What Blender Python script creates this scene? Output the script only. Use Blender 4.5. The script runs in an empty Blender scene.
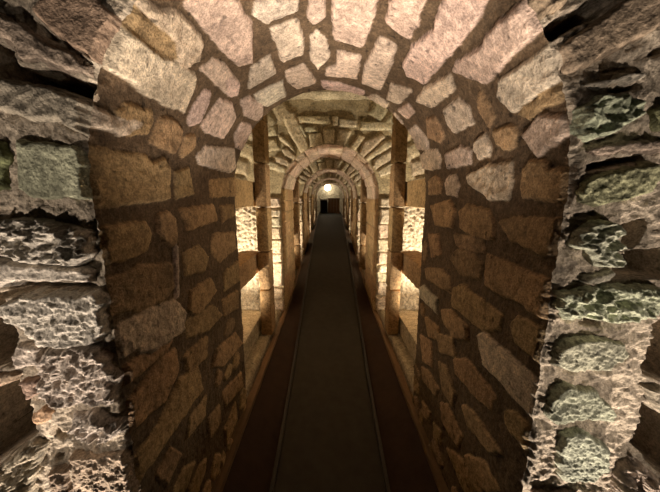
import bpy, math, random
import numpy as np
from mathutils import Vector

rng = np.random.default_rng(7)
random.seed(7)
SC = bpy.context.scene
COL = SC.collection
PI = math.pi

# ------------------------------------------------------------------ camera numbers (660x492 photograph)
F = 270.0
TP = 48.0 / 270.0
PITCH = math.atan(TP)
CP, SP = math.cos(PITCH), math.sin(PITCH)
CAMZ = 1.80
HB, H0, R = -1.80, 0.03, 0.60           # corridor profile, heights from eye level
LW = H0 - HB
LARC = PI * R
UT = 2 * LW + LARC
D1, D2 = 0.70, 1.73                      # near barrel vault
PERIOD, THICK = 2.63, 1.03

def ray(px, py):
    a = (np.asarray(px, float) - 330.0) / F
    b = (246.0 - np.asarray(py, float)) / F
    return a, CP + b * SP, -SP + b * CP

# ------------------------------------------------------------------ noise
PERM = np.random.default_rng(3).permutation(256)
PERM = np.concatenate([PERM, PERM, PERM])
GR = np.random.default_rng(5).normal(size=(256, 3))
GR /= np.linalg.norm(GR, axis=1)[:, None]

def perlin(x, y, z):
    x, y, z = np.broadcast_arrays(np.asarray(x, float), np.asarray(y, float), np.asarray(z, float))
    xi, yi, zi = np.floor(x).astype(int), np.floor(y).astype(int), np.floor(z).astype(int)
    fx, fy, fz = x - xi, y - yi, z - zi
    sx, sy, sz = [t * t * t * (t * (t * 6 - 15) + 10) for t in (fx, fy, fz)]
    xi &= 255; yi &= 255; zi &= 255
    def g(i, j, k):
        h = PERM[PERM[PERM[(xi + i) & 255] + ((yi + j) & 255)] + ((zi + k) & 255)] & 255
        gg = GR[h]
        return gg[..., 0] * (fx - i) + gg[..., 1] * (fy - j) + gg[..., 2] * (fz - k)
    l = lambda a, b, t: a + (b - a) * t
    return l(l(l(g(0,0,0), g(1,0,0), sx), l(g(0,1,0), g(1,1,0), sx), sy),
             l(l(g(0,0,1), g(1,0,1), sx), l(g(0,1,1), g(1,1,1), sx), sy), sz) * 1.5

def fbm(x, y, z, f, n=4, gain=0.5):
    o, a, s = 0, 1.0, 0
    for i in range(n):
        o = o + a * perlin(x * f + 17.3 * i, y * f + 5.1 * i, z * f + 9.7 * i)
        s += a; a *= gain; f *= 2.03
    return o / s

def ridged(x, y, z, f, n=4, gain=0.55):
    o, a, s = 0, 1.0, 0
    for i in range(n):
        o = o + a * (1 - 2.2 * np.abs(perlin(x * f + 31.3 * i, y * f + 7.1 * i, z * f + 2.7 * i)))
        s += a; a *= gain; f *= 2.1
    return o / s

def sstep(t):
    t = np.clip(t, 0, 1)
    return t * t * (3 - 2 * t)

def poly_sdf(U, V, P):
    """signed distance, positive inside"""
    P = np.asarray(P, float)
    d = np.full(U.shape, 1e9); ins = np.zeros(U.shape, bool)
    n = len(P)
    for i in range(n):
        ax, ay = P[i]; bx, by = P[(i + 1) % n]
        ex, ey = bx - ax, by - ay
        L = ex * ex + ey * ey + 1e-12
        t = np.clip(((U - ax) * ex + (V - ay) * ey) / L, 0, 1)
        d = np.minimum(d, (U - ax - t * ex) ** 2 + (V - ay - t * ey) ** 2)
        c = ((ay > V) != (by > V)) & (U < (bx - ax) * (V - ay) / (by - ay + 1e-15) + ax)
        ins ^= c
    d = np.sqrt(d)
    return np.where(ins, d, -d)

def densify(P, k=4):
    o = []
    for i in range(len(P)):
        a, b = P[i], P[(i + 1) % len(P)]
        for j in range(k):
            t = j / k
            o.append((a[0] + (b[0] - a[0]) * t, a[1] + (b[1] - a[1]) * t))
    return o

# ------------------------------------------------------------------ corridor profile
def prof(u):
    u = np.asarray(u, float)
    x = np.where(u < LW, -R, np.where(u > LW + LARC, R, 0.0))
    h = np.where(u < LW, HB + u, np.where(u > LW + LARC, H0 - (u - LW - LARC), 0.0))
    ph = PI - (u - LW) / R
    m = (u >= LW) & (u <= LW + LARC)
    x = np.where(m, R * np.cos(ph), x); h = np.where(m, H0 + R * np.sin(ph), h)
    nx = np.where(u < LW, -1.0, np.where(u > LW + LARC, 1.0, np.cos(ph)))
    nz = np.where(m, np.sin(ph), 0.0)
    return x, h, nx, nz

def xh_to_ur(x, h):
    x = np.asarray(x, float); h = np.asarray(h, float)
    low = h < H0
    ang = np.arctan2(h - H0, x)
    u = np.where(low, np.where(x < 0, h - HB, LW + LARC + (H0 - h)), LW + (PI - ang) * R)
    r = np.where(low, np.abs(x) - R, np.hypot(x, h - H0) - R)
    return u, r

def pix_to_barrel(P):
    o = []
    for px, py in densify(P):
        a, b, c = [float(q) for q in ray(px, py)]
        A = a * a + c * c; B = -2 * c * H0; C = H0 * H0 - R * R
        t = (-B + math.sqrt(B * B - 4 * A * C)) / (2 * A)
        if c * t < H0:
            t = R / max(abs(a), 1e-6)
        x, h, d = a * t, c * t, b * t
        u, r = xh_to_ur(x * 0.99999, h)
        o.append((float(u), d - D1))
    return o

def pix_to_face(P, D):
    o = []
    for px, py in densify(P):
        a, b, c = [float(q) for q in ray(px, py)]
        t = D / b
        u, r = xh_to_ur(a * t, c * t)
        o.append((float(u), float(r)))
    return o

# ------------------------------------------------------------------ materials
def new_mat(name):
    m = bpy.data.materials.new(name); m.use_nodes = True
    nt = m.node_tree; nt.nodes.clear()
    out = nt.nodes.new('ShaderNodeOutputMaterial')
    b = nt.nodes.new('ShaderNodeBsdfPrincipled')
    nt.links.new(b.outputs[0], out.inputs[0])
    return m, nt, b

def masonry():
    m, nt, b = new_mat('masonry')
    N, L = nt.nodes.new, nt.links.new
    at = N('ShaderNodeAttribute'); at.attribute_name = 'tint'
    tc = N('ShaderNodeTexCoord')
    def noise(s, det=4, rough=.6):
        n = N('ShaderNodeTexNoise'); n.inputs['Scale'].default_value = s
        n.inputs['Detail'].default_value = det; n.inputs['Roughness'].default_value = rough
        L(tc.outputs['Object'], n.inputs['Vector']); return n
    n1, n2, n3 = noise(9), noise(45), noise(170, 3)
    r1 = N('ShaderNodeMapRange'); L(n1.outputs[0], r1.inputs[0])
    r1.inputs[1].default_value = .3; r1.inputs[2].default_value = .7; r1.inputs[3].default_value = .72; r1.inputs[4].default_value = 1.2
    r2 = N('ShaderNodeMapRange'); L(n2.outputs[0], r2.inputs[0])
    r2.inputs[1].default_value = .32; r2.inputs[2].default_value = .68; r2.inputs[3].default_value = .6; r2.inputs[4].default_value = 1.25
    mu = N('ShaderNodeMath'); mu.operation = 'MULTIPLY'; L(r1.outputs[0], mu.inputs[0]); L(r2.outputs[0], mu.inputs[1])
    r3 = N('ShaderNodeMapRange'); L(n3.outputs[0], r3.inputs[0])
    r3.inputs[1].default_value = .33; r3.inputs[2].default_value = .62; r3.inputs[3].default_value = .62; r3.inputs[4].default_value = 1.18
    mu2 = N('ShaderNodeMath'); mu2.operation = 'MULTIPLY'; L(mu.outputs[0], mu2.inputs[0]); L(r3.outputs[0], mu2.inputs[1]); mu = mu2
    n4 = noise(30, 2, .5)
    r4 = N('ShaderNodeMapRange'); L(n4.outputs[0], r4.inputs[0])
    r4.inputs[1].default_value = .26; r4.inputs[2].default_value = .36; r4.inputs[3].default_value = .35; r4.inputs[4].default_value = 1.0
    mu3 = N('ShaderNodeMath'); mu3.operation = 'MULTIPLY'; L(mu.outputs[0], mu3.inputs[0]); L(r4.outputs[0], mu3.inputs[1]); mu = mu3
    mx = N('ShaderNodeVectorMath'); mx.operation = 'SCALE'; L(at.outputs['Color'], mx.inputs[0]); L(mu.outputs[0], mx.inputs['Scale'])
    L(mx.outputs[0], b.inputs['Base Color'])
    b.inputs['Roughness'].default_value = .88
    b.inputs['Specular IOR Level'].default_value = .25
    ad = N('ShaderNodeMath'); ad.operation = 'ADD'; L(n2.outputs[0], ad.inputs[0])
    m3 = N('ShaderNodeMath'); m3.operation = 'MULTIPLY'; m3.inputs[1].default_value = .45; L(n3.outputs[0], m3.inputs[0]); L(m3.outputs[0], ad.inputs[1])
    bp = N('ShaderNodeBump'); bp.inputs['Strength'].default_value = .65; bp.inputs['Distance'].default_value = .012
    L(ad.outputs[0], bp.inputs['Height']); L(bp.outputs[0], b.inputs['Normal'])
    return m
M_STONE = masonry()

def simple(name, col, rough=.7, metal=0, nscale=20, var=.3, bump=.2):
    m, nt, b = new_mat(name)
    N, L = nt.nodes.new, nt.links.new
    tc = N('ShaderNodeTexCoord'); n = N('ShaderNodeTexNoise'); n.inputs['Scale'].default_value = nscale
    n.inputs['Detail'].default_value = 5
    L(tc.outputs['Object'], n.inputs['Vector'])
    cr = N('ShaderNodeMix'); cr.data_type = 'RGBA'
    cr.inputs[6].default_value = (*[c * (1 - var) for c in col], 1); cr.inputs[7].default_value = (*[min(1, c * (1 + var)) for c in col], 1)
    L(n.outputs[0], cr.inputs[0]); L(cr.outputs[2], b.inputs['Base Color'])
    b.inputs['Specular IOR Level'].default_value = .15
    b.inputs['Roughness'].default_value = rough; b.inputs['Metallic'].default_value = metal
    bp = N('ShaderNodeBump'); bp.inputs['Strength'].default_value = bump; bp.inputs['Distance'].default_value = .01
    L(n.outputs[0], bp.inputs['Height']); L(bp.outputs[0], b.inputs['Normal'])
    return m
M_FLOOR = simple('worn_grey_floor', (.042, .036, .028), .7, 0, 14, .35)
M_CURB = simple('brown_curb', (.035, .018, .010), .7, 0, 12, .5, .5)
M_RAIL = simple('rail_metal', (.045, .04, .035), .45, .5, 30, .2)
M_WOOD = simple('brown_board', (.26, .14, .075), .6, 0, 18, .4)
M_DARK = simple('dark_timber', (.03, .022, .02), .6, 0, 18, .4)
M_PALE = simple('pale_top', (.5, .42, .36), .6, 0, 18, .2)
M_IRON = simple('lamp_iron', (.05, .045, .04), .5, .8, 30, .2)
def emis(name, col, s):
    m = bpy.data.materials.new(name); m.use_nodes = True; nt = m.node_tree; nt.nodes.clear()
    o = nt.nodes.new('ShaderNodeOutputMaterial'); e = nt.nodes.new('ShaderNodeEmission')
    e.inputs[0].default_value = (*col, 1); e.inputs[1].default_value = s; nt.links.new(e.outputs[0], o.inputs[0]); return m
M_BULB = emis('bulb_glow', (1, .86, .62), 15)

# ------------------------------------------------------------------ mesh / object helpers
def mesh_from(name, V, faces, tint=None, mat=None, smooth=True):
    me = bpy.data.meshes.new(name)
    V = np.asarray(V, np.float32).reshape(-1, 3)
    faces = np.asarray(faces, np.int32)
    k = faces.shape[1]
    me.vertices.add(len(V)); me.vertices.foreach_set('co', V.ravel())
    me.loops.add(faces.size); me.loops.foreach_set('vertex_index', faces.ravel())
    me.polygons.add(len(faces))
    me.polygons.foreach_set('loop_start', np.arange(0, faces.size, k, dtype=np.int32))
    me.polygons.foreach_set('loop_total', np.full(len(faces), k, np.int32))
    if tint is not None:
        a = me.color_attributes.new('tint', 'FLOAT_COLOR', 'POINT')
        c = np.ones((len(V), 4), np.float32); c[:, :3] = np.asarray(tint, np.float32).reshape(-1, 3)
        a.data.foreach_set('color', c.ravel())
    me.materials.append(mat or M_STONE)
    me.update(calc_edges=True); me.validate()
    me.polygons.foreach_set('use_smooth', np.full(len(me.polygons), smooth))
    return me

def link(name, me, parent=None):
    o = bpy.data.objects.new(name, me); COL.objects.link(o)
    if parent: o.parent = parent
    return o

def grid_faces(nu, nv, keep=None):
    i = np.arange(nu * nv).reshape(nu, nv)
    f = np.stack([i[:-1, :-1], i[1:, :-1], i[1:, 1:], i[:-1, 1:]], -1).reshape(-1, 4)
    if keep is not None:
        k = keep.ravel(); f = f[k[f].all(1)]
    return f

def compact(V, T, f):
    used = np.unique(f); mp = np.zeros(len(V), np.int32); mp[used] = np.arange(len(used))
    return V[used], T[used], mp[f]

def thing(name, label, cat, loc=(0, 0, 0), group=None):
    o = bpy.data.objects.new(name, None); COL.objects.link(o); o.location = loc
    o.empty_display_size = .1
    return tag(o, label, cat, group)
def tag(o, label, cat, group=None):
    o['label'] = label; o['category'] = cat
    if group: o['group'] = group
    return o
def struct(o):
    o['kind'] = 'structure'; return o

def dup(root, loc, label=None, group=None):
    r = root.copy(); COL.objects.link(r); r.location = loc
    if label: r['label'] = label
    if group: r['group'] = group
    for ch in list(root.children):
        c = ch.copy(); COL.objects.link(c); c.parent = r
    return r

# tints
MORTAR = np.array((.14, .096, .058))
PINK = np.array((.66, .52, .42))
BROWN = np.array((.40, .27, .145))  # brown stone; on the vault walls the dimmer light is partly painted in
PALE = np.array((.65, .555, .435))
GREEN = np.array((.40, .43, .31))
YELL = np.array((.62, .54, .40))

def var(c, s=.12):
    c = np.asarray(c) * (1 + rng.uniform(-s, s)) ; return c * (1 + rng.uniform(-.04, .04, 3))

# ------------------------------------------------------------------ generic height field with stones
class Field:
    def __init__(self, us, vs, seed, base=.006, tint=MORTAR):
        self.us, self.vs, self.seed = us, vs, seed
        self.U, self.V = np.meshgrid(us, vs, indexing='ij')
        self.h = base * fbm(self.U, self.V, seed, 12, 4) + .004 * fbm(self.U, self.V, seed + 3, 60, 3)
        self.t = np.tile(np.asarray(tint, float), (len(us), len(vs), 1))
        self.cov = np.zeros((len(us), len(vs)))
        self.wu = .010 * fbm(self.U, self.V, seed + 11, 22, 3)
    def win(self, P, pad=.02):
        P = np.asarray(P)
        a = np.searchsorted(self.us, P[:, 0].min() - pad); b = np.searchsorted(self.us, P[:, 0].max() + pad)
        c = np.searchsorted(self.vs, P[:, 1].min() - pad); d = np.searchsorted(self.vs, P[:, 1].max() + pad)
        return slice(a, b), slice(c, d)
    def stone(self, P, tint, hs=.018, edge=.018, rough=.004, freq=28):
        w = self.win(P); U, V = self.U[w], self.V[w]
        if U.size == 0: return
        s = poly_sdf(U, V, P) + self.wu[w] + .008
        sd = rng.uniform(0, 90)
        n = rough * (fbm(U, V, sd, freq, 4) + .6 * ridged(U, V, sd, freq * .7, 3))
        tilt = rng.uniform(-.05, .05) * (U - U.mean()) + rng.uniform(-.05, .05) * (V - V.mean())
        k = np.sqrt(sstep(s / edge))
        h = np.where(s > 0, self.h[w] * (1 - k) + k * (hs + n + tilt), self.h[w])
        self.h[w] = h
        m = sstep((s + .001) / .004)[..., None]
        pits = sstep((perlin(U * 70, V * 70, sd) - .55) / .15)
        self.h[w] -= pits * k * .005
        self.cov[w] = np.maximum(self.cov[w], s > 0)
        self.t[w] = self.t[w] * (1 - m) + np.asarray(tint) * m
    def pit(self, P, depth, edge=.02, tint=None):
        w = self.win(P); U, V = self.U[w], self.V[w]
        if U.size == 0: return
        s = poly_sdf(U, V, P) + self.wu[w] * .8
        self.h[w] -= depth * sstep(s / edge)

def from_crop(box, s, P):
    return [(box[0] + x / s, box[1] + y / s) for x, y in P]

# ------------------------------------------------------------------ stones of the near vault, read off the photo
CA, CB, CC = ((90, 0), 4.1), ((230, 0), 4.1), ((380, 0), 3.28)
CD, CE, CF_, CG, CH = ((90, 110), 4.1), ((90, 220), 4.1), ((410, 110), 4.1), ((410, 220), 4.1), ((410, 330), 4.1)
CL, CR = ((90, 330), 3.035), ((400, 330), 3.035)
PX = ((0, 0), 1.0)
VAULT = [
 (CA, 'p', [(130,230),(175,145),(290,215),(420,300),(425,350),(385,455),(320,430),(210,370),(125,300)]),
 (CA, 'r', [(240,60),(330,40),(400,90),(450,170),(440,240),(380,265),(345,230),(335,170),(265,95)]),
 (CA, 'b', [(190,138),(215,92),(258,100),(325,165),(335,228),(270,212)]),
 (CA, 'k', [(390,10),(420,-40),(560,-40),(656,90),(656,240),(600,255),(540,200),(470,110)]),
 (CA, 'k', [(455,280),(500,245),(550,270),(600,330),(595,385),(560,380),(500,320)]),
 (PX, 'k', [(204,90),(209,92),(206,103),(198,121),(189,124),(187,120),(193,105)]),
 (PX, 'k', [(201,125),(212,108),(219,99),(231,103),(234,116),(230,125),(222,137),(205,131)]),
 (PX, 'b', [(115,112),(125,105),(150,112),(151,120),(146,132),(127,134),(115,125)]),
 (CB, 'k', [(165,110),(270,80),(295,160),(295,210),(215,245),(200,190)]),
 (CB, 'k', [(330,-20),(380,-20),(385,60),(340,95),(325,60)]),
 (CB, 'k', [(355,125),(390,160),(405,225),(360,270),(335,240),(335,150)]),
 (CB, 'k', [(425,-20),(600,-20),(570,120),(540,185),(430,160)]),
 (CB, 'k', [(445,205),(535,225),(515,320),(395,305),(400,280),(440,265)]),
 (CB, 'k', [(620,150),(680,180),(660,260),(615,365),(545,335),(560,260)]),
 (CB, 'k', [(90,270),(160,230),(180,290),(75,355),(80,310)]),
 (CB, 'k', [(230,290),(300,262),(350,330),(270,355),(240,330)]),
 (CB, 'k', [(380,330),(440,335),(550,370),(545,383),(470,378),(380,350)]),
 (CB, 'p', [(100,385),(210,330),(225,385),(150,430),(115,420)]),
 (CB, 'k', [(45,410),(75,395),(130,430),(130,470),(110,490),(60,470)]),
 (CB, 'k', [(0,310),(30,340),(25,375),(0,390),(-20,370),(-20,320)]),
 (CB, 'p', [(110,0),(270,-20),(275,20),(150,85),(100,55)]),
 (CB, 'k', [(560,400),(600,385),(650,420),(620,460),(565,435)]),
 (CC, 'k', [(30,30),(50,-20),(150,-20),(120,80),(95,120),(60,100),(25,60)]),
 (CC, 'k', [(205,20),(230,-30),(350,-30),(330,50),(240,160),(150,265),(95,240),(80,210),(110,150),(180,100)]),
 (CC, 'k', [(400,60),(470,60),(525,95),(450,160),(350,270),(245,230),(260,200),(330,160)]),
 (CC, 'p', [(400,265),(560,155),(575,200),(600,240),(450,360),(400,310)]),
 (CC, 'k', [(230,245),(245,290),(170,350),(120,330),(150,290)]),
 (CC, 'k', [(40,275),(105,295),(65,335),(25,320)]),
 (CC, 'k', [(215,360),(260,325),(295,350),(310,400),(250,430),(230,410)]),
 (CC, 'b', [(155,390),(185,385),(215,440),(200,465),(160,450)]),
 (CC, 'b', [(330,300),(355,330),(375,380),(360,410),(340,370),(325,330)]),
 (CC, 'b', [(380,430),(430,415),(450,440),(430,485),(390,470)]),
 (CC, 'k', [(85,435),(120,410),(160,460),(160,490),(110,485)]),
 (CC, 'k', [(30,380),(50,370),(75,400),(65,415),(40,410)]),
 (CC, 'k', [(60,360),(95,340),(115,365),(90,385)]),
 (CC, 'b', [(465,372),(600,262),(635,290),(560,335),(500,385)]),
 (CF_, 'k', [(150,180),(210,150),(255,165),(255,215),(160,235)]),
 (CF_, 'k', [(270,140),(310,100),(335,150),(330,180),(285,195),(268,165)]),
 (CF_, 'b', [(350,100),(420,65),(440,95),(435,145),(390,160)]),
 (CF_, 'k', [(35,195),(75,165),(115,165),(130,200),(125,235),(80,243),(50,235)]),
 (CF_, 'b', [(80,290),(110,270),(135,300),(130,340),(80,345)]),
 (CF_, 'k', [(150,300),(165,270),(190,270),(207,310),(195,350),(160,345)]),
 (CF_, 'r', [(240,270),(330,230),(420,220),(425,290),(410,360),(330,365),(300,330),(250,300)]),
 (CF_, 'b', [(470,240),(500,210),(560,215),(590,280),(590,370),(470,355)]),
 (PX, 'b', [(460,212),(468,205),(490,211),(496,225),(494,238),(478,238),(462,228)]),
 (CF_, 'b', [(85,395),(170,370),(190,420),(180,480),(110,470)]),
 (PX, 'd', [(500,222),(520,218),(560,220),(568,235),(563,255),(540,252),(512,240)]),
 (CG, 'b', [(320,145),(380,165),(480,210),(580,250),(585,410),(540,400),(450,330),(380,310),(310,260)]),
 (CG, 'b', [(185,280),(220,265),(270,310),(380,390),(370,450),(300,450),(240,400),(180,350)]),
 (PX, 'b', [(513,325),(520,317),(532,322),(552,338),(549,366),(535,358),(518,342)]),
 (CG, 'b', [(70,200),(130,200),(165,240),(170,300),(120,270),(75,240)]),
 (CG, 'p', [(45,280),(60,270),(115,325),(115,380),(50,320)]),
 (CG, 'b', [(130,370),(170,370),(240,440),(240,490),(180,480),(135,410)]),
 (CG, 'd', [(200,120),(250,130),(300,180),(290,240),(210,220),(170,160)]),
 (CG, 'b', [(80,60),(120,60),(130,140),(90,150)]),
 (CG, 'd', [(190,60),(300,80),(310,130),(250,125),(200,105)]),
 (CG, 'b', [(70,400),(120,440),(125,490),(80,480)]),
 (CH, 'k', [(290,15),(320,20),(400,90),(530,220),(525,345),(500,360),(420,260),(310,140)]),
 (CH, 'b', [(190,120),(240,120),(300,200),(350,270),(330,320),(270,270),(200,180)]),
 (CH, 'b', [(120,130),(150,150),(190,260),(180,310),(140,250)]),
 (CH, 'b', [(45,20),(90,50),(95,150),(60,130)]),
 (CH, 'b', [(50,150),(80,170),(120,240),(110,270),(60,210)]),
 (CH, 'b', [(220,310),(260,330),(330,430),(380,510),(330,500),(240,390)]),
 (CH, 'b', [(400,330),(440,340),(490,420),(500,480),(450,460),(400,380)]),
 (CH, 'b', [(130,300),(160,310),(215,430),(200,480),(140,380)]),
 (CH, 'b', [(55,290),(85,340),(85,380),(60,350)]),
 (CH, 'b', [(100,380),(130,420),(130,470),(105,440)]),
 (CH, 'b', [(110,10),(180,40),(190,110),(130,90)]),
 (CR, 'b', [(145,360),(190,390),(250,492),(200,492)]),
 (CR, 'b', [(205,380),(260,400),(300,480),(270,492),(220,450)]),
 (CD, 'b', [(30,170),(100,175),(220,190),(250,225),(300,200),(315,240),(310,360),(200,375),(60,395),(40,300)]),
 (CD, 'b', [(245,130),(285,30),(330,35),(370,80),(365,130),(340,170)]),
 (CD, 'b', [(365,180),(390,110),(425,105),(420,150),(380,190)]),
 (CD, 'k', [(435,190),(470,150),(585,160),(590,230),(570,255),(440,215)]),
 (CD, 'k', [(590,100),(620,50),(656,60),(656,110),(640,170),(595,150)]),
 (CD, 'b', [(345,260),(400,240),(420,340),(345,360)]),
 (CD, 'b', [(490,290),(590,280),(590,350),(490,355)]),
 (CD, 'b', [(360,410),(500,390),(520,450),(400,490)]),
 (CD, 'b', [(530,395),(585,390),(590,430),(540,455)]),
 (PX, 'b', [(157,216),(166,211),(174,219),(176,235),(173,246),(163,242),(157,232)]),
 (CE, 'b', [(60,70),(120,20),(220,10),(245,60),(230,120),(130,165),(60,140)]),
 (CE, 'b', [(500,60),(580,50),(590,120),(530,170),(495,130)]),
 (CE, 'b', [(380,140),(440,105),(475,150),(460,210),(390,220)]),
 (CE, 'd', [(130,230),(200,190),(320,180),(330,280),(300,330),(200,370),(100,330)]),
 (CE, 'b', [(410,290),(490,240),(515,290),(440,390),(400,370)]),
 (CE, 'b', [(545,220),(600,170),(605,250),(550,290)]),
 (CE, 'b', [(540,330),(600,290),(600,360),(550,390)]),
 (CE, 'r', [(130,430),(250,360),(340,330),(380,380),(370,450),(250,540),(120,520)]),
 (CE, 'b', [(390,420),(500,350),(530,390),(480,450),(400,480)]),
 (PX, 'b', [(112,358),(150,356),(172,340),(166,350),(123,385),(113,372)]),
 (CL, 'b', [(130,200),(200,100),(255,60),(265,120),(220,220),(150,270),(115,240)]),
 (CL, 'b', [(270,150),(320,110),(335,180),(260,290),(190,400),(160,420),(150,370),(200,290)]),
 (CL, 'b', [(280,80),(350,20),(350,80),(300,130)]),
 (CL, 'b', [(380,60),(440,10),(460,40),(400,110),(370,110)]),
 (CL, 'b', [(355,270),(390,230),(390,280),(360,330)]),
 (CL, 'b', [(405,300),(440,220),(445,270),(410,350)]),
 (CL, 'b', [(200,440),(240,360),(270,380),(230,470)]),
 (CL, 'b', [(300,270),(350,200),(345,260),(290,330)]),
 (PX, 'r', [(97,120),(105,113),(112,117),(125,121),(138,123),(128,128),(120,134),(110,130),(98,127)]),
 (PX, 'k', [(173,246),(175,247),(176,270),(177,297),(175,298),(174,270)]),
 (CL, 'b', [(400,190),(455,130),(460,170),(410,230)]),
]
KIND = {'p': (PALE, .02, .003), 'k': (PINK, .016, .003), 'b': (BROWN, .014, .004), 'r': (np.array((.58,.48,.36)), .016, .010), 'd': (np.array((.30,.205,.12)), .012, .005)}

def arris(u):
    """shared irregularity of the vault's front and rear arrises"""
    return .008 * fbm(u, 0.3, 1.7, 9, 3) + .010 * (ridged(u, 1.3, 4.7, 22, 3) - .3)

us_all = np.arange(0, UT + .0049, .005)
us_all = np.unique(np.concatenate([us_all, [LW, LW + LARC, LW + LARC / 2]]))
vs = np.linspace(0, D2 - D1, 230)
fld = Field(us_all, vs, 2.0, .007)
for crop, k, P in VAULT:
    c, hs, ro = KIND[k]
    Q = pix_to_barrel(from_crop(crop[0], crop[1], P))
    Q = [(a, b if b > .055 else -.03) for a, b in Q]
    fld.stone(Q, var(c), hs * .75, .010, ro)
# small packing stones where the side walls still show wide joints
for _ in range(900):
    a = rng.uniform(.05, LW - .05); a = a if rng.random() < .5 else UT - a
    b = rng.uniform(.04, D2 - D1 - .04)
    ra, rb = rng.uniform(.03, .08), rng.uniform(.03, .10)
    n = int(rng.integers(5, 8)); th = np.sort(rng.uniform(0, 2 * PI / n * .6, n) + np.arange(n) * 2 * PI / n)
    Q = [(a + ra * math.cos(q), b + rb * math.sin(q)) for q in th]
    w = fld.win(np.asarray(Q), .006)
    if fld.cov[w].mean() < .03:
        fld.stone(Q, var(KIND['d' if rng.random() < .4 else 'b'][0]), .009, .010, .005)
for _ in range(500):
    a = LW + rng.uniform(.1, LARC - .1); b = rng.uniform(-.02, .40)
    ra, rb = rng.uniform(.05, .09), rng.uniform(.07, .16)
    n = 5; th = rng.uniform(0, .7, n) + np.arange(n) * 2 * PI / n
    Q = [(a + ra * math.cos(q), b + rb * math.sin(q)) for q in th]
    w = fld.win(np.asarray(Q), .006)
    if fld.cov[w].mean() < .02:
        fld.stone(Q, var(PINK), .012, .010, .004)
x, h, nx, nz = prof(us_all)
env = sstep(vs / .010)[None, :] * sstep((vs[-1] - vs) / .02)[None, :]
A = arris(us_all)[:, None] * (1 - sstep(vs / .05))[None, :]
A = A + .6 * arris(us_all + 7)[:, None] * (1 - sstep((vs[-1] - vs) / .05))[None, :]
hh = fld.h * env - A
BX = x[:, None] - nx[:, None] * hh; BH = h[:, None] - nz[:, None] * hh
BD = D1 + np.broadcast_to(vs[None, :], BX.shape)
BV = np.stack([BX, BD, BH + CAMZ], -1)
def cut(name, a, b):
    m = (us_all >= a - 1e-6) & (us_all <= b + 1e-6)
    V = BV[m].reshape(-1, 3); T = fld.t[m].reshape(-1, 3)
    return struct(link(name, mesh_from(name, V, grid_faces(m.sum(), len(vs)), T)))
cut('wall_left', 0, LW); cut('ceiling', LW, LW + LARC); cut('wall_right', LW + LARC, UT)
# rear face of the near vault
us_b = np.arange(0, UT + .02, .03); rs_b = np.linspace(0, 1.1, 30)
x, h, nx, nz = prof(us_b)
U_, R_ = np.meshgrid(us_b, rs_b, indexing='ij')
rad = R_ - (.6 * arris(us_b + 7))[:, None] * -1 * (1 - sstep(R_ / .05))
VV = np.stack([x[:, None] + nx[:, None] * rad, np.full(U_.shape, D2), h[:, None] + nz[:, None] * rad + CAMZ], -1)
keep = (np.abs(VV[..., 0]) < 1.75) & (VV[..., 2] - CAMZ < 1.22)
f = grid_faces(len(us_b), len(rs_b), keep)
V_, T_, f_ = compact(VV.reshape(-1, 3), np.tile(MORTAR, (U_.size, 1)), f)
struct(link('wall_rear', mesh_from('wall_rear', V_, f_, T_)))

# ------------------------------------------------------------------ the two front piers
I_, J_, K_, L_, M_ = ((0,0),4.39), ((0,100),4.39), ((0,200),4.39), ((0,300),4.39), ((0,380),4.39)
N_, O_, P_, Q_, S_ = ((520,0),4.686), ((510,100),4.39), ((510,200),4.39), ((510,300),4.39), ((440,328),3.0)
GREY = np.array((.37, .315, .25)); FB = np.array((.38, .285, .21)); WHT = np.array((.66, .58, .50)); MOSS = np.array((.22, .23, .12))
GW = np.array((.58, .60, .46))
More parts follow.
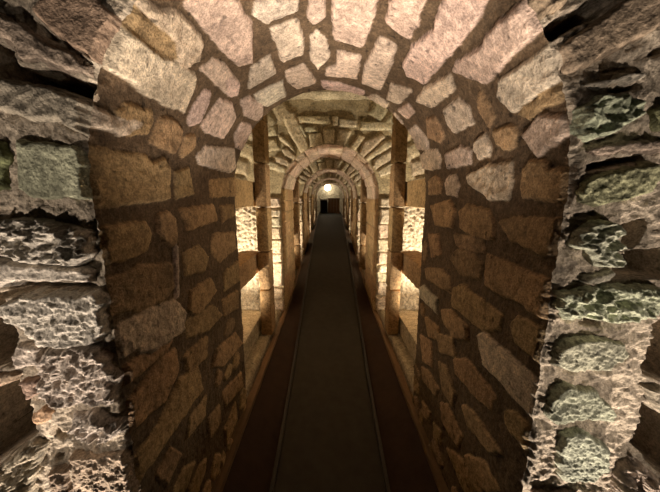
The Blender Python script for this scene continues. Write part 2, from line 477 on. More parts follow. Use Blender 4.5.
# crop, name label, tint, height, rough, polygon
LEFT = [
 (I_, 'large smooth brown slab above the dark gap', FB, .030, .005, [(180,70),(200,20),(330,-30),(440,0),(540,90),(600,150),(560,210),(520,270),(450,290),(330,210),(250,150)]),
 (I_, 'sloping grey stone over the dark gap', GREY, .022, .010, [(-60,30),(100,100),(200,170),(330,240),(430,300),(430,350),(330,330),(240,290),(110,285),(80,200),(-60,150)]),
 (PX, 'long ledge stone with streaky grain', GREY*1.05, .040, .009, [(-15,79),(23,83),(57,90),(86,101),(94,110),(94,125),(88,135),(66,124),(40,124),(20,116),(-15,112)]),
 (J_, 'flat square pale green stone', GREEN*1.05, .022, .004, [(95,170),(350,205),(390,225),(410,350),(420,440),(160,435),(110,390)]),
 (PX, 'dark mossy stone at the outer edge', MOSS, .02, .01, [(-15,143),(9,143),(16,159),(11,189),(-15,195)]),
 (K_, 'deeply pitted rough stone', WHT*.9, .030, .040, [(-40,110),(130,70),(270,90),(400,130),(440,180),(430,240),(370,280),(200,270),(80,250),(-40,190)]),
 (K_, 'pale smooth ledge stone', WHT*.95, .042, .010, [(-40,250),(100,270),(350,285),(430,310),(420,350),(250,350),(120,350),(20,375),(-40,330)]),
 (PX, 'broad pale rough stone', WHT, .034, .024, [(8,303),(32,293),(75,292),(104,290),(118,301),(108,308),(112,330),(105,338),(75,345),(50,344),(28,325),(14,318)]),
 (PX, 'small pale block at the outer edge', WHT*.9, .03, .012, [(24,340),(46,342),(50,360),(25,366),(20,355)]),
 (PX, 'pale stone with splintered right edge', WHT*.92, .030, .030, [(52,348),(75,343),(107,343),(114,360),(123,378),(121,398),(91,400),(64,400),(48,391),(46,370)]),
 (L_, 'small brown stone', FB, .026, .014, [(120,340),(200,330),(210,390),(150,420)]),
 (M_, 'small orange-brown stone', np.array((.55,.36,.22)), .03, .012, [(170,130),(220,95),(280,110),(260,150),(190,185)]),
 (M_, 'broken jagged stone', WHT*.85, .026, .040, [(330,130),(440,110),(520,140),(580,170),(550,220),(430,250),(380,230),(340,160)]),
 (PX, 'large rough brown block near the floor', np.array((.50,.40,.29)), .028, .018, [(77,451),(128,446),(137,460),(139,494),(142,520),(75,520),(80,471)]),
 (M_, 'narrow rough brown stone', FB, .022, .02, [(240,380),(320,360),(330,520),(260,520)]),
 (PX, 'thin sill stone between the two dark openings', FB*1.1, .03, .012, [(-15,374),(20,366),(27,371),(22,377),(-15,390)]),
 (PX, 'splintered slanting stone at the bottom corner', GREY, .02, .05, [(-15,474),(20,450),(42,432),(50,440),(42,470),(38,505),(-15,505)]),
]
LEFT_PITS = [
 (I_, .20, [(-60,170),(60,190),(100,285),(240,295),(330,335),(430,360),(480,420),(440,460),(380,440),(250,390),(100,360),(-60,335)]),
 (K_, .12, [(-40,370),(120,357),(250,355),(400,367),(440,385),(330,400),(130,405),(50,430),(10,440),(-40,440)]),
 (I_, .06, [(570,40),(620,20),(645,90),(600,110)]),
 (I_, .05, [(170,80),(240,150),(430,290),(440,310),(320,235),(190,165)]),
 (M_, .06, [(240,215),(262,170),(310,230),(300,265),(240,250)]),
 (M_, .06, [(245,320),(285,320),(285,352),(245,352)]),
 (PX, .85, [(-30,285),(5,300),(12,318),(22,335),(19,355),(22,363),(-30,374)]),
 (PX, .85, [(-30,390),(22,377),(33,396),(38,415),(42,430),(20,450),(-30,478)]),
]
RIGHT = [
 (PX, 'long brown slab slanting up to the corner', FB*.95, .034, .006, [(556,49),(590,23),(618,4),(660,-14),(675,20),(640,40),(610,53),(593,62),(567,75),(560,62)]),
 (PX, 'brown stone above the black gap', FB, .028, .012, [(528,-6),(567,-6),(560,10),(537,23),(528,13)]),
 (N_, 'thin pale ridge stone', WHT*.8, .036, .010, [(270,410),(480,350),(560,362),(450,398),(340,430)]),
 (O_, 'rough mossy green stone high on the pier', GREEN*1.05, .030, .034, [(265,40),(340,0),(480,-20),(540,20),(530,90),(430,150),(300,190),(262,140)]),
 (O_, 'long grey-brown ledge stone', GREY*.9, .034, .010, [(315,235),(330,205),(450,192),(590,180),(680,190),(680,240),(500,238),(380,252)]),
 (O_, 'large leaning stone with a green face', np.array((.40,.42,.25)), .030, .020, [(262,420),(285,360),(380,318),(470,305),(600,268),(630,320),(590,410),(480,440),(350,465),(275,450)]),
 (O_, 'crumbly reddish brown stone at the arris', np.array((.50,.37,.28)), .024, .020, [(100,90),(200,30),(240,50),(262,100),(255,190),(190,210),(150,170)]),
 (O_, 'reddish brown stone below it at the arris', np.array((.46,.33,.24)), .018, .016, [(165,270),(255,270),(262,380),(220,440),(178,430)]),
 (O_, 'dark mossy round stone at the outer edge', MOSS*1.2, .02, .012, [(600,50),(690,20),(690,130),(620,125)]),
 (P_, 'rough green-white stone beside the dark hollow', GW, .030, .036, [(250,140),(340,85),(430,95),(455,180),(465,240),(440,285),(340,288),(300,220),(250,200)]),
 (P_, 'small tongue-shaped pale stone', WHT*.85, .034, .008, [(262,342),(425,297),(435,320),(400,348),(310,366)]),
 (PX, 'wide rough green-white stone', GW, .030, .034, [(553,291),(585,283),(612,282),(647,284),(655,287),(652,305),(645,312),(610,321),(575,314),(558,318),(553,305)]),
 (Q_, 'pitted pale green block', np.array((.55,.56,.42)), .028, .016, [(180,200),(230,170),(370,150),(470,170),(480,230),(400,290),(250,300),(180,270)]),
 (PX, 'grey-green stone with slanting ridges', np.array((.43,.45,.345)), .024, .018, [(543,395),(563,381),(593,388),(610,408),(607,418),(580,415),(550,420),(542,411)]),
 (PX, 'grey-green block near the floor', np.array((.46,.47,.37)), .024, .012, [(557,431),(577,425),(603,441),(603,465),(587,475),(557,476),(553,458)]),
 (PX, 'brown stone at the foot of the pier', FB, .022, .012, [(530,488),(550,485),(575,490),(575,520),(530,520)]),
 (PX, 'slanting stone inside the dark opening', GREY, .02, .02, [(640,385),(652,380),(680,392),(680,424),(650,404)]),
 (PX, 'splintered slanting stone at the bottom corner', GREY, .02, .045, [(610,470),(626,448),(650,472),(680,492),(680,510),(605,510)]),
]
RIGHT_PITS = [
 (PX, .20, [(537,32),(563,13),(580,4),(605,-8),(622,-2),(590,21),(550,43)]),
 (N_, .05, [(250,352),(400,330),(480,290),(525,318),(400,348)]),
 (N_, .08, [(360,432),(460,402),(550,380),(565,430),(470,440),(400,450)]),
 (N_, .08, [(580,265),(650,200),(700,190),(700,250),(600,280)]),
 (O_, .09, [(295,322),(318,282),(440,248),(580,240),(600,262),(470,300),(330,322)]),
 (O_, .05, [(300,195),(430,152),(500,135),(470,170),(340,205)]),
 (P_, .14, [(470,120),(520,90),(600,80),(590,130),(570,190),(500,220),(480,180)]),
 (P_, .22, [(445,262),(500,228),(570,212),(690,200),(690,345),(560,345),(430,345),(425,325)]),
 (PX, .05, [(574,325),(581,315),(601,320),(599,327)]),
 (PX, .85, [(690,305),(655,322),(645,350),(640,374),(655,378),(690,392)]),
 (PX, .85, [(642,402),(652,408),(690,430),(690,490),(650,468),(630,442)]),
]

def face_pos(U, Rr, hgt, base):
    x, h, nx, nz = prof(U)
    e = sstep(Rr / .012)
    j = arris(U) * (1 - sstep(Rr / .05))
    rr = Rr + j
    return np.stack([x + nx * rr - base[0], D1 - hgt * e - base[1], h + nz * rr + CAMZ - base[2]], -1)

def pier(side):
    left = side < 0
    base = (side * .85, D1 + .1, 0.0)
    t = thing('stone_pier', ('rubble pier and half arch left of the passage, with a flat pale green square stone' if left else
                             'rubble pier and half arch right of the passage, with greenish rough stones'), 'stone pier', base)
    us = np.arange(0, UT / 2 + .002, .004) if left else np.arange(UT / 2, UT + .002, .004)
    rs = np.arange(0, .66, .004)
    fd = Field(us, rs, 5 + side, .016, np.array((.54, .46, .36)))
    fd.h += .014 * fbm(fd.U, fd.V, 3.3 + side, 5, 3) + .013 * ridged(fd.U * 1.3, fd.V * .7, 1.1, 24, 4, .6)
    for crop, dep, P in (LEFT_PITS if left else RIGHT_PITS):
        fd.pit(pix_to_face(from_crop(crop[0], crop[1], P), D1), dep * (1.7 if dep < .3 else 1), .02 if dep < .4 else .016)
    for _ in range(160):
        a = us[0] + rng.uniform(.06, UT / 2 - .06); b = rng.uniform(.46, .62)
        n = 6; th = rng.uniform(0, .6, n) + np.arange(n) * 2 * PI / n
        ra, rb = rng.uniform(.06, .10), rng.uniform(.08, .15)
        Q = [(a + ra * math.cos(q), b + rb * math.sin(q)) for q in th]
        w = fd.win(np.asarray(Q), .004)
        if fd.cov[w].mean() < .05 and fd.h[w].min() > -.05:
            fd.stone(Q, var(FB, .15), .035, .015, .02)
    V = face_pos(fd.U, fd.V, fd.h, base)
    link('mortar_face', mesh_from('mortar_face', V.reshape(-1, 3), grid_faces(len(us), len(rs), fd.h > -.5), fd.t.reshape(-1, 3)), t)
    st = .003
    for crop, lab, tint, hs, ro, P in (LEFT if left else RIGHT):
        Q = np.asarray(pix_to_face(from_crop(crop[0], crop[1], P), D1))
        u = np.arange(Q[:, 0].min() - .012, Q[:, 0].max() + .012, st)
        r = np.arange(max(0, Q[:, 1].min() - .012), Q[:, 1].max() + .012, st)
        if len(r) < 3: continue
        U, V2 = np.meshgrid(u, r, indexing='ij')
        sd = rng.uniform(0, 60)
        s = poly_sdf(U, V2, Q) + .010 * fbm(U, V2, sd, 26, 3)
        s = np.where(V2 < .02, np.maximum(s, -0.02) , s)
        k = np.sqrt(sstep((s + .006) / .014))
        n = ro * (.8 * ridged(U, V2 * .75, sd, 30, 4, .6) + .6 * fbm(U * 1.5, V2, sd + 5, 24, 3)) - .15 * ro
        hgt = -.03 + k * (.03 + .008 + hs * .38) + n * k * (1.0 if ro > .029 else .65) + .004 * k * ridged(U, V2, sd + 9, 95, 3) * (ro > .011) + .004
        keep = s > -.008
        f = grid_faces(len(u), len(r), keep)
        if not len(f): continue
        W = face_pos(U, V2, hgt, base)
        tt = np.tile(var(tint, .04), (U.size, 1))
        Vc, Tc, fc = compact(W.reshape(-1, 3), tt, f)
        o = link('stone', mesh_from('stone', Vc, fc, Tc), t); o['label'] = lab
    return t
pier(-1); pier(1)

# ------------------------------------------------------------------ the further arches (one built, the rest copied)
def ring_patch(Q, tint, hs, ro, base, st=.010, D=3.36, edge=.02):
    Q = np.asarray(Q)
    u = np.arange(Q[:, 0].min() - .012, Q[:, 0].max() + .012, st)
    r = np.arange(max(0, Q[:, 1].min() - .012), Q[:, 1].max() + .012, st)
    U, V2 = np.meshgrid(u, r, indexing='ij')
    sd = rng.uniform(0, 60)
    s = poly_sdf(U, V2, Q) + .010 * fbm(U, V2, sd, 20, 3) + .006
    k = np.sqrt(sstep((s + .005) / edge))
    hgt = -.02 + k * (.02 + hs) + k * ro * (ridged(U, V2, sd, 14, 4, .6))
    f = grid_faces(len(u), len(r), s > -.009)
    if not len(f): return None
    x, h, nx, nz = prof(U)
    W = np.stack([x + nx * V2, -hgt, h + nz * V2 + CAMZ], -1)
    return mesh_from('stone', *(lambda a: (a[0], a[2], a[1]))(compact(W.reshape(-1, 3), np.tile(tint, (U.size, 1)), f)))

DA = D1 + PERIOD + .03                     # front of the second arch
XC = ((230, 80), 3.3)
XS = [('voussoir',[(165,105),(215,110),(260,215),(255,245),(235,240),(200,180)]),('face_stone',[(225,122),(330,120),(330,145),(230,143)]),
 ('face_stone',[(245,155),(285,155),(290,172),(245,172)]),('voussoir',[(262,180),(300,178),(305,215),(265,220)]),
 ('voussoir',[(308,165),(345,165),(340,218),(315,218)]),('voussoir',[(360,165),(400,170),(375,222),(350,215)]),
 ('voussoir',[(425,180),(445,190),(410,235),(395,225)]),('voussoir',[(440,205),(500,180),(510,190),(440,255),(425,245)]),
 ('voussoir',[(510,205),(535,200),(535,218),(452,268),(445,258)]),('voussoir',[(480,260),(535,228),(535,260),(480,295),(470,285)]),
 ('voussoir',[(485,300),(535,270),(535,305),(495,318)]),('face_stone',[(430,140),(530,140),(530,165),(430,165)]),
 ('face_stone',[(360,130),(415,135),(415,155),(360,155)]),('face_stone',[(110,150),(150,155),(155,185),(115,180)]),
 ('voussoir',[(160,180),(195,205),(215,240),(195,222),(165,195)]),('voussoir',[(170,230),(190,225),(218,250),(210,262),(185,250)]),
 ('face_stone',[(115,200),(150,195),(165,228),(120,240)]),('voussoir',[(150,252),(180,258),(200,275),(190,285),(155,272)]),
 ('voussoir',[(110,265),(145,270),(185,292),(180,306),(120,290)]),('face_stone',[(225,150),(240,150),(255,185),(250,195)]),
 ('face_stone',[(340,122),(355,122),(355,150),(340,150)])]

def build_arch():
    t = thing('stone_archway', '', 'archway', (0, DA, 0), 'archways along the corridor')
    # mortar face + lining in one body
    us = np.unique(np.concatenate([np.arange(0, UT, .012), [LW, LW + LARC, UT]])); rs = np.arange(0, 1.6, .014)
    fd = Field(us, rs, 8.0, .014, np.array((.44, .37, .245)))
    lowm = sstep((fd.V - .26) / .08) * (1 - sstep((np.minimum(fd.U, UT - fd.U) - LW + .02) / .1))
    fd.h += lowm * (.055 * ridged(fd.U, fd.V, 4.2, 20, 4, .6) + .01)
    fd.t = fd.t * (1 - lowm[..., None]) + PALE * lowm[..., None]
    # rubble in rows beyond the voussoirs
    stones = []
    for nm, P in XS:
        stones.append((nm, pix_to_face(from_crop(XC[0], XC[1], P), DA)))
    for sgn in (0, 1):
        y = .06
        while y < LW - .06:
            hgt = rng.uniform(.11, .2); hgt = min(hgt, LW - .02 - y)
            r0 = .004
            for q in range(6):
                wd = rng.uniform(.16, .34)
                j = lambda: rng.uniform(-.02, .02)
                y0, y1 = y + .010, y + hgt - .010
                Q = [(y0 + j(), r0 + .008), (y1 + j(), r0 + .008 + j()), (y1 + j(), r0 + wd - .01 + j()), (y0 + j(), r0 + wd - .01 + j())]
                if sgn: Q = [(UT - a, b) for a, b in Q]
                if r0 < .16:
                    stones.append(('jamb_stone' if q == 0 else 'face_stone', densify(Q, 3)))
                r0 += wd
            y += hgt
        # spandrel rubble beyond the drawn stones
        for a in np.arange(LW + .03, LW + .62, .11):
            for r0 in (.42, .62, .82, 1.02):
                Q = [(a, r0), (a + .09, r0 + .02), (a + .085, r0 + .17), (a + .01, r0 + .18)]
                if sgn: Q = [(UT - p, b) for p, b in Q]
                fd.stone(densify(Q, 3), var(YELL * .85), .028, .02, .014, 16)
    x, h, nx, nz = prof(us)
    hgt = fd.h * sstep(fd.V / .02)
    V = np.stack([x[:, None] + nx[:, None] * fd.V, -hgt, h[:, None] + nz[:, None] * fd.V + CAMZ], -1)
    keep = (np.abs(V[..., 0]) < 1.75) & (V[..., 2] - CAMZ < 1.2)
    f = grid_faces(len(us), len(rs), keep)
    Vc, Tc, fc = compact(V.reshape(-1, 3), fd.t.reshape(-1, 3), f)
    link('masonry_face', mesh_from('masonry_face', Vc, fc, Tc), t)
    for nm, Q in stones:
        c = {'voussoir': YELL * .88, 'face_stone': YELL * .85, 'jamb_stone': PALE * .95}[nm]
        me = ring_patch(Q, var(c * 1.1, .14), rng.uniform(.022, .04), .018 if nm != 'voussoir' else .011, None)
        if me: link(nm, me, t)
    # lining (underside and jambs)
    vs2 = np.linspace(0, THICK, 84)
    fl = Field(us, vs2, 9.0, .008, np.array((.34, .26, .165)))
    a = .05
    while a < UT - .05:
        wd = rng.uniform(.13, .2)
        v0 = .0
        while v0 < THICK - .05:
            dv = rng.uniform(.18, .34)
            Q = [(a + .008, v0 + .008), (a + wd - .01, v0 + .008 + rng.uniform(0, .02)), (a + wd - .012, min(v0 + dv, THICK) - .01), (a + .01, min(v0 + dv, THICK) - .01)]
            arch = LW < a < LW + LARC
            fl.stone(densify(Q, 3), var((PINK if arch else BROWN * 1.2) * .95), .016, .018, .005, 20)
            v0 += dv
        a += wd
    e = sstep(vs2 / .02)[None, :]
    hh = fl.h * e
    V = np.stack([x[:, None] - nx[:, None] * hh, np.broadcast_to(vs2, hh.shape), h[:, None] - nz[:, None] * hh + CAMZ], -1)
    link('arch_lining', mesh_from('arch_lining', V.reshape(-1, 3), grid_faces(len(us), len(vs2)), fl.t.reshape(-1, 3)), t)
    # rear face
    rb = np.linspace(-.01, 1.6, 40)
    U, Rr = np.meshgrid(us[::3], rb, indexing='ij'); x, h, nx, nz = prof(U)
    V = np.stack([x + nx * Rr, np.full(U.shape, THICK) + .01 * fbm(U, Rr, 4.4, 8, 3), h + nz * Rr + CAMZ], -1)
    f = grid_faces(U.shape[0], U.shape[1], (np.abs(V[..., 0]) < 1.75) & (V[..., 2] - CAMZ < 1.2))
    Vc, Tc, fc = compact(V.reshape(-1, 3), np.tile(MORTAR, (U.size, 1)), f)
    link('rear_face', mesh_from('rear_face', Vc, fc, Tc), t)
    return t
arch0 = build_arch()
ORD = ['nearest of the free-standing stone archways, its radiating stones lit yellow', 'second stone archway down the corridor, seen through the nearest one',
       'third stone archway down the corridor, small and pale', 'farthest and smallest stone archway, around the glowing lamp']
arch0['label'] = ORD[0]
ARCH_D = [DA + PERIOD * i for i in range(4)]
for i in range(1, 4):
    dup(arch0, (0, ARCH_D[i], 0), ORD[i])

# ------------------------------------------------------------------ rough blocks
def rough_box(sx, sy, sz, tint, bev=.02, ro=.008, step=.03):
    """box centred on x,y with its base at z=0, rounded and worn"""
    V, Fc, T = [], [], []
    n = [max(3, int(q / step)) for q in (sx, sy, sz)]
    S = np.array((sx, sy, sz)) / 2
    off = 0; sd = rng.uniform(0, 80)
    for ax in range(3):
        b, c = (ax + 1) % 3, (ax + 2) % 3
        for sg in (-1, 1):
            B, Cc = np.meshgrid(np.linspace(-1, 1, n[b] + 1), np.linspace(-1, 1, n[c] + 1), indexing='ij')
            P = np.zeros(B.shape + (3,)); P[..., ax] = sg * S[ax]; P[..., b] = B * S[b]; P[..., c] = Cc * S[c]
            inner = np.clip(P, -(S - bev), S - bev)
            d = P - inner; L = np.linalg.norm(d, axis=-1, keepdims=True) + 1e-9
            P = inner + d / L * bev
            nn = fbm(P[..., 0] + sd, P[..., 1], P[..., 2], 9, 4) * ro - ro * .3
            P = P + (d / L) * nn[..., None]
            P[..., 2] += S[2]
            f = grid_faces(n[b] + 1, n[c] + 1)
            if sg < 0: f = f[:, ::-1]
            V.append(P.reshape(-1, 3)); Fc.append(f + off); off += P[..., 0].size
    V = np.concatenate(V)
    return mesh_from('block', V, np.concatenate(Fc), np.tile(tint, (len(V), 1)))

def rough_sheet(name, fx, nu, nv, tint, ro=.02, fr=6):
    u = np.linspace(0, 1, nu); v = np.linspace(0, 1, nv); U, V = np.meshgrid(u, v, indexing='ij')
    P = fx(U, V)
    return struct(link(name, mesh_from(name, P.reshape(-1, 3), grid_faces(nu, nv), np.tile(tint, (U.size, 1)))))

CROSS = [(D2, ARCH_D[0])] + [(ARCH_D[i] + THICK, ARCH_D[i + 1]) for i in range(3)] + [(ARCH_D[3] + THICK, ARCH_D[3] + THICK + 1.5)]
END = CROSS[-1][1]
WHERE = ['just past the near vault', 'between the nearest and second archways', 'between the second and third archways', 'between the third and farthest archways']
LEDGE = -1.40
protos = {}
pil_mesh = [rough_box(.125, .20, hz, var(BROWN * 1.08, .08), .02, .012) for hz in (.50, .40, .44, .42, .38, .36)]
pil_h = (.50, .40, .44, .42, .38, .36)
beam_len = 1.10
me_b1 = rough_box(.22, beam_len, .245, var(BROWN * 1.1), .018, .010)
me_b2 = rough_box(.22, beam_len - .02, .22, var(BROWN * 1.15), .022, .012)
me_sill = rough_box(.30, beam_len, .20, var(YELL * .8), .02, .012)
me_hole = None
for i, (a, b) in enumerate(CROSS):
    # transverse vault, side walls, side floors
    def vault(U, V, a=a, b=b):
        X = -1.75 + 3.5 * U; Y = a + (b - a) * V
        Z = CAMZ + 1.10 + .10 * np.sin(V * PI) + .03 * ridged(X, Y, 2.2, 5, 4)
        return np.stack([X, Y, Z], -1)
    rough_sheet('ceiling', vault, 90, 40, YELL * .85)
    for s in (-1, 1):
        def wal(U, V, s=s, a=a, b=b):
            Y = a + (b - a) * U; Z = CAMZ - 1.85 + 3.1 * V
            X = s * (1.68 + .05 * ridged(Y, Z, 3.1 + s, 7, 4, .6))
            return np.stack([X, Y, Z], -1)
        rough_sheet('wall_left' if s < 0 else 'wall_right', wal, 50, 90, PALE * .95)
        def flo(U, V, s=s, a=a, b=b):
            X = s * (.612 + 1.13 * U); Y = a + (b - a) * V
            return np.stack([X, Y, CAMZ + np.where(U < .01, -1.65, LEDGE - .03 + .02 * fbm(X, Y, 8.8, 6, 4))], -1)
        rough_sheet('floor', flo, 30, 40, YELL * .75)
    if i == 4: continue
    for s in (-1, 1):
        side = 'left' if s < 0 else 'right'
        yc = a + 1.0
        zb = CAMZ + LEDGE - .03
        if not protos.get('pillar'):
            t = thing('stone_pillar', '', 'pillar', (s * .665, yc, zb), 'stone pillars beside the corridor')
            z = 0
            for me, hz in zip(pil_mesh, pil_h):
                o = link('stone_block', me, t); o.location = (0, 0, z); z += hz
            protos['pillar'] = t
        else:
            t = dup(protos['pillar'], (s * .665, yc, zb))
        t['label'] = f'brown pillar of stacked stone blocks on the {side}, {WHERE[i]}'
        for nm, me, zz, lab, cat in (('stone_lintel', me_b1, -.085, 'upper thick brown stone beam', 'stone beam'),
                                ('stone_shelf', me_b2, -.765, 'middle brown stone shelf slab', 'stone shelf'),
                                ('stone_sill', me_sill, -1.43, 'low yellowish stone sill slab', 'stone sill')):
            o = link(nm, me); o.location = (s * (.885 if nm == 'stone_sill' else .845), a + beam_len / 2, CAMZ + zz)
            tag(o, f'{lab} spanning to the {side} pillar, {WHERE[i]}', cat, {'stone beam': 'upper stone beams beside the pillars', 'stone shelf': 'middle stone shelves beside the pillars', 'stone sill': 'low stone sills beside the pillars'}[cat])

# ------------------------------------------------------------------ walkway
RP = [(-.8, -1.80, .33), (1.0, -1.74, .33), (2.15, -1.62, .335), (4.6, -1.27, .375), (7.5, -.98, .42), (11.0, -.72, .47), (END, -.70, .5)]
RD = np.array([q[0] for q in RP]); RH = np.array([q[1] for q in RP]); RW = np.array([q[2] for q in RP])
ds = np.linspace(-.8, END, 160)
rh, rw = np.interp(ds, RD, RH), np.interp(ds, RD, RW)
ks = np.ones(9) / 9
def sm(a): return np.convolve(np.pad(a, 4, mode='edge'), ks, 'valid')
rh, rw = sm(rh), sm(rw)
xs = np.linspace(-1, 1, 17)
G = np.stack([xs[None, :] * rw[:, None], np.broadcast_to(ds[:, None], (160, 17)), rh[:, None] + CAMZ + .004 * fbm(xs[None, :] * 3, ds[:, None], 1.0, 3, 3)], -1)
struct(link('floor', mesh_from('floor', G.reshape(-1, 3), grid_faces(160, 17), None, M_FLOOR)))
oz = np.maximum(-1.47, rh - .16)
for s in (-1, 1):
    side = 'left' if s < 0 else 'right'
    q = np.linspace(0, 1, 10)
    X = s * (rw[:, None] + .02 + (.60 - rw[:, None] - .02) * q[None, :])
    Z = CAMZ + rh[:, None] + (oz - rh)[:, None] * q[None, :] ** .8 + .012 * fbm(ds[:, None], q[None, :] * .3, 5 + s, 7, 4)
    G = np.stack([X, np.broadcast_to(ds[:, None], X.shape), Z], -1)
    struct(link('trim_' + side, mesh_from('trim', G.reshape(-1, 3), grid_faces(160, 10), None, M_CURB)))
    # square-section metal edge strip along the walkway
    sec = [(-.012, -.03), (.012, -.03), (.012, .022), (-.012, .022)]
    Vv, Ff = [], []
    for k in range(160):
        for cx, cz in sec: Vv.append((s * (rw[k] + .012) + cx, ds[k], CAMZ + rh[k] + cz))
    for k in range(159):
        for j in range(4):
            p, n2 = k * 4 + j, k * 4 + (j + 1) % 4
            Ff.append((p, n2, n2 + 4, p + 4))
    Ff += [(0, 1, 2, 3), (159 * 4 + 3, 159 * 4 + 2, 159 * 4 + 1, 159 * 4)]
    o = link('edge_strip', mesh_from('edge_strip', Vv, Ff, None, M_RAIL, False))
    tag(o, f'thin metal strip along the {side} edge of the grey walkway', 'edge strip', 'metal strips along the walkway')
    # worn stone kerb at the foot of the openings
    Vv, Ff = [], []
    sec = [(-.025, -.06), (.03, -.06), (.03, .010), (.010, .016), (-.018, .014), (-.025, .006)]
    dk = ds[ds > .3]; ok = oz[ds > .3]
    for k in range(len(dk)):
        for cx, cz in sec: Vv.append((s * .59 + cx, dk[k], CAMZ + ok[k] + cz + .004 * math.sin(dk[k] * 9)))
    m = len(sec)
    for k in range(len(dk) - 1):
        for j in range(m):
            p, n2 = k * m + j, k * m + (j + 1) % m
            Ff.append((p, n2, n2 + m, p + m))
    struct(link('trim_kerb_' + side, mesh_from('trim_kerb', Vv, Ff, None, simple('kerb_stone', (.16, .10, .055), .7), False)))

# ------------------------------------------------------------------ end of the corridor
def endw(U, V):
    X = -1.75 + 3.5 * U; Z = CAMZ - 1.8 + 3.1 * V
    return np.stack([X, END + .03 * ridged(X, Z, 6.1, 5, 4), Z], -1)
rough_sheet('wall_back', endw, 70, 70, YELL)

def bmbox(bm, cx, cy, cz, sx, sy, sz, bev=.008):
    import bmesh
    r = bmesh.ops.create_cube(bm, size=1)
    vs_ = r['verts']
    for v in vs_: v.co = Vector((cx + v.co.x * sx, cy + v.co.y * sy, cz + v.co.z * sz))
    if bev:
        es = list({e for v in vs_ for e in v.link_edges})
        bmesh.ops.bevel(bm, geom=es, offset=bev, segments=2, affect='EDGES')
def bm_obj(name, fn, mat, parent):
    import bmesh
    bm = bmesh.new(); fn(bm); me = bpy.data.meshes.new(name); bm.to_mesh(me); bm.free(); me.materials.append(mat)
    return link(name, me, parent)
zf = CAMZ - .70
dx = END - .75
t = thing('dark_cabinet', 'small dark open-fronted box at the far left end of the walkway', 'cabinet', (-.29, dx, zf))
bm_obj('side_panel', lambda b: bmbox(b, -.155, 0, .30, .03, .3, .60), M_DARK, t)
bm_obj('side_panel', lambda b: bmbox(b, .155, 0, .30, .03, .3, .60), M_DARK, t)
bm_obj('back_panel', lambda b: bmbox(b, 0, .14, .30, .28, .02, .60), M_DARK, t)
bm_obj('base_panel', lambda b: bmbox(b, 0, 0, .02, .28, .27, .04), M_DARK, t)
bm_obj('top', lambda b: bmbox(b, 0, 0, .62, .36, .32, .04), M_PALE, t)
t = thing('wooden_barrier', 'brown boarded barrier beside the dark box at the far end', 'barrier', (.18, dx, zf))
for k in range(4):
    bm_obj('board', lambda b, k=k: bmbox(b, -.21 + .14 * k, 0, .33, .132, .04, .62), M_WOOD, t)
bm_obj('top_rail', lambda b: bmbox(b, 0, 0, .665, .58, .07, .05), M_WOOD, t)
bm_obj('foot_rail', lambda b: bmbox(b, 0, 0, .02, .58, .07, .04), M_WOOD, t)

lx, ly, lz = -.11, END - .32, CAMZ + .50
t = thing('hanging_lamp', 'bright glowing lamp hanging at the far end of the corridor', 'lamp', (lx, ly, lz))
import bmesh
def globe(b): bmesh.ops.create_uvsphere(b, u_segments=24, v_segments=16, radius=.15)  # globe oversized, the lamp's bloom is built into its shape
o = bm_obj('bulb', globe, M_BULB, t); o.data.polygons.foreach_set('use_smooth', [True] * len(o.data.polygons))
def cap(b):
    r = bmesh.ops.create_cone(b, segments=20, cap_ends=True, radius1=.07, radius2=.035, depth=.09)
    for v in r['verts']: v.co.z += .145
bm_obj('socket', cap, M_IRON, t)
def cord(b):
    r = bmesh.ops.create_cone(b, segments=8, cap_ends=True, radius1=.008, radius2=.008, depth=.48)
    for v in r['verts']: v.co.z += .42
bm_obj('cord', cord, M_IRON, t)

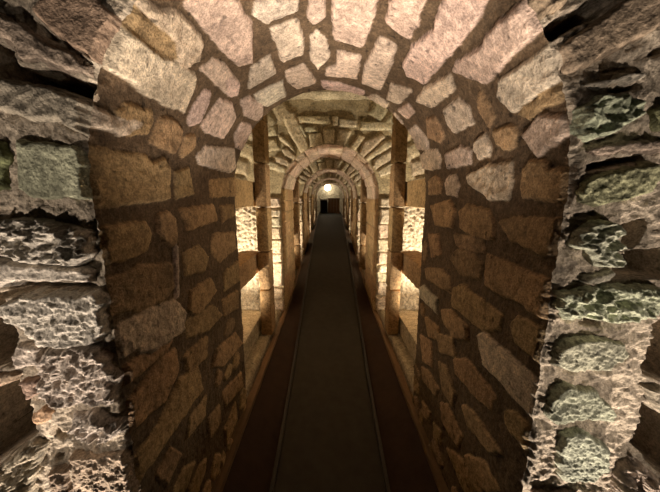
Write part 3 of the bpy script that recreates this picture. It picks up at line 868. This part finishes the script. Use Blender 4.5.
# ------------------------------------------------------------------ lamps of the place, plus added fill lights
def lamp(name, kind, loc, power, col, size=.05, target=None, angle=90, blend=.3):
    l = bpy.data.lights.new(name, kind); l.energy = power; l.color = col
    l.shadow_soft_size = size
    if kind == 'SPOT': l.spot_size = math.radians(angle); l.spot_blend = blend
    o = bpy.data.objects.new(name, l); COL.objects.link(o); o.location = (loc[0], loc[1], loc[2] + CAMZ)
    if target is not None:
        d = Vector((target[0], target[1], target[2] + CAMZ)) - o.location
        o.rotation_euler = d.to_track_quat('-Z', 'Y').to_euler()
    return o
WARM, WHITE = (1, .83, .58), (1, .83, .67)
for s in (-1, 1):
    lamp('floor_uplight', 'SPOT', (s * .84, .33, -1.72), 130, WHITE, .03, (s * .80, .60, 0), 60, .5)
for s in (-1, 1):
    lamp('pier_fill', 'SPOT', (s * 1.5, -.28, -.95), 60, WHITE, .03, (s * .98, .7, -.05), 74, .7)  # added fill spots that brighten the pier faces, not lamps of the place
lamp('vault_fill', 'SPOT', (0, .25, -1.55), 150, WHITE, .03, (0, 1.12, .6), 42, .42)  # added unseen spot, cone shaped to brighten only the vault
PW = [190, 125, 100, 100, 6]
for i, (a, b) in enumerate(CROSS):
    for s in (-1, 1):
        lamp('niche_light', 'SPOT', (s * 1.38, a + .72, LEDGE + .14), PW[i], WARM, .03, (s * .65, b, .62), 118, .6)
        lamp('niche_fill', 'POINT', (s * 1.5, a + .80, LEDGE + .12), PW[i] * .09, WARM, .04)  # added weak fill for the crossing ceiling, beside the niche spots
lamp('hanging_light', 'POINT', (lx, ly - .16, lz - .05), 5, WARM, .1)

w = bpy.data.worlds.new('cave'); SC.world = w; w.use_nodes = True
w.node_tree.nodes['Background'].inputs[0].default_value = (.02, .014, .008, 1)
w.node_tree.nodes['Background'].inputs[1].default_value = .15

cd = bpy.data.cameras.new('camera'); cam = bpy.data.objects.new('camera', cd); COL.objects.link(cam)
cd.sensor_width = 36; cd.sensor_fit = 'HORIZONTAL'; cd.lens = 36 * F / 660
cd.clip_start = .02
cam.location = (0, 0, CAMZ); cam.rotation_euler = (PI / 2 - PITCH, 0, 0)
SC.camera = cam
SC.view_settings.view_transform = 'Standard'; SC.view_settings.look = 'None'
SC.view_settings.gamma = 1; SC.view_settings.use_curve_mapping = False
SC.view_settings.exposure = 0.0
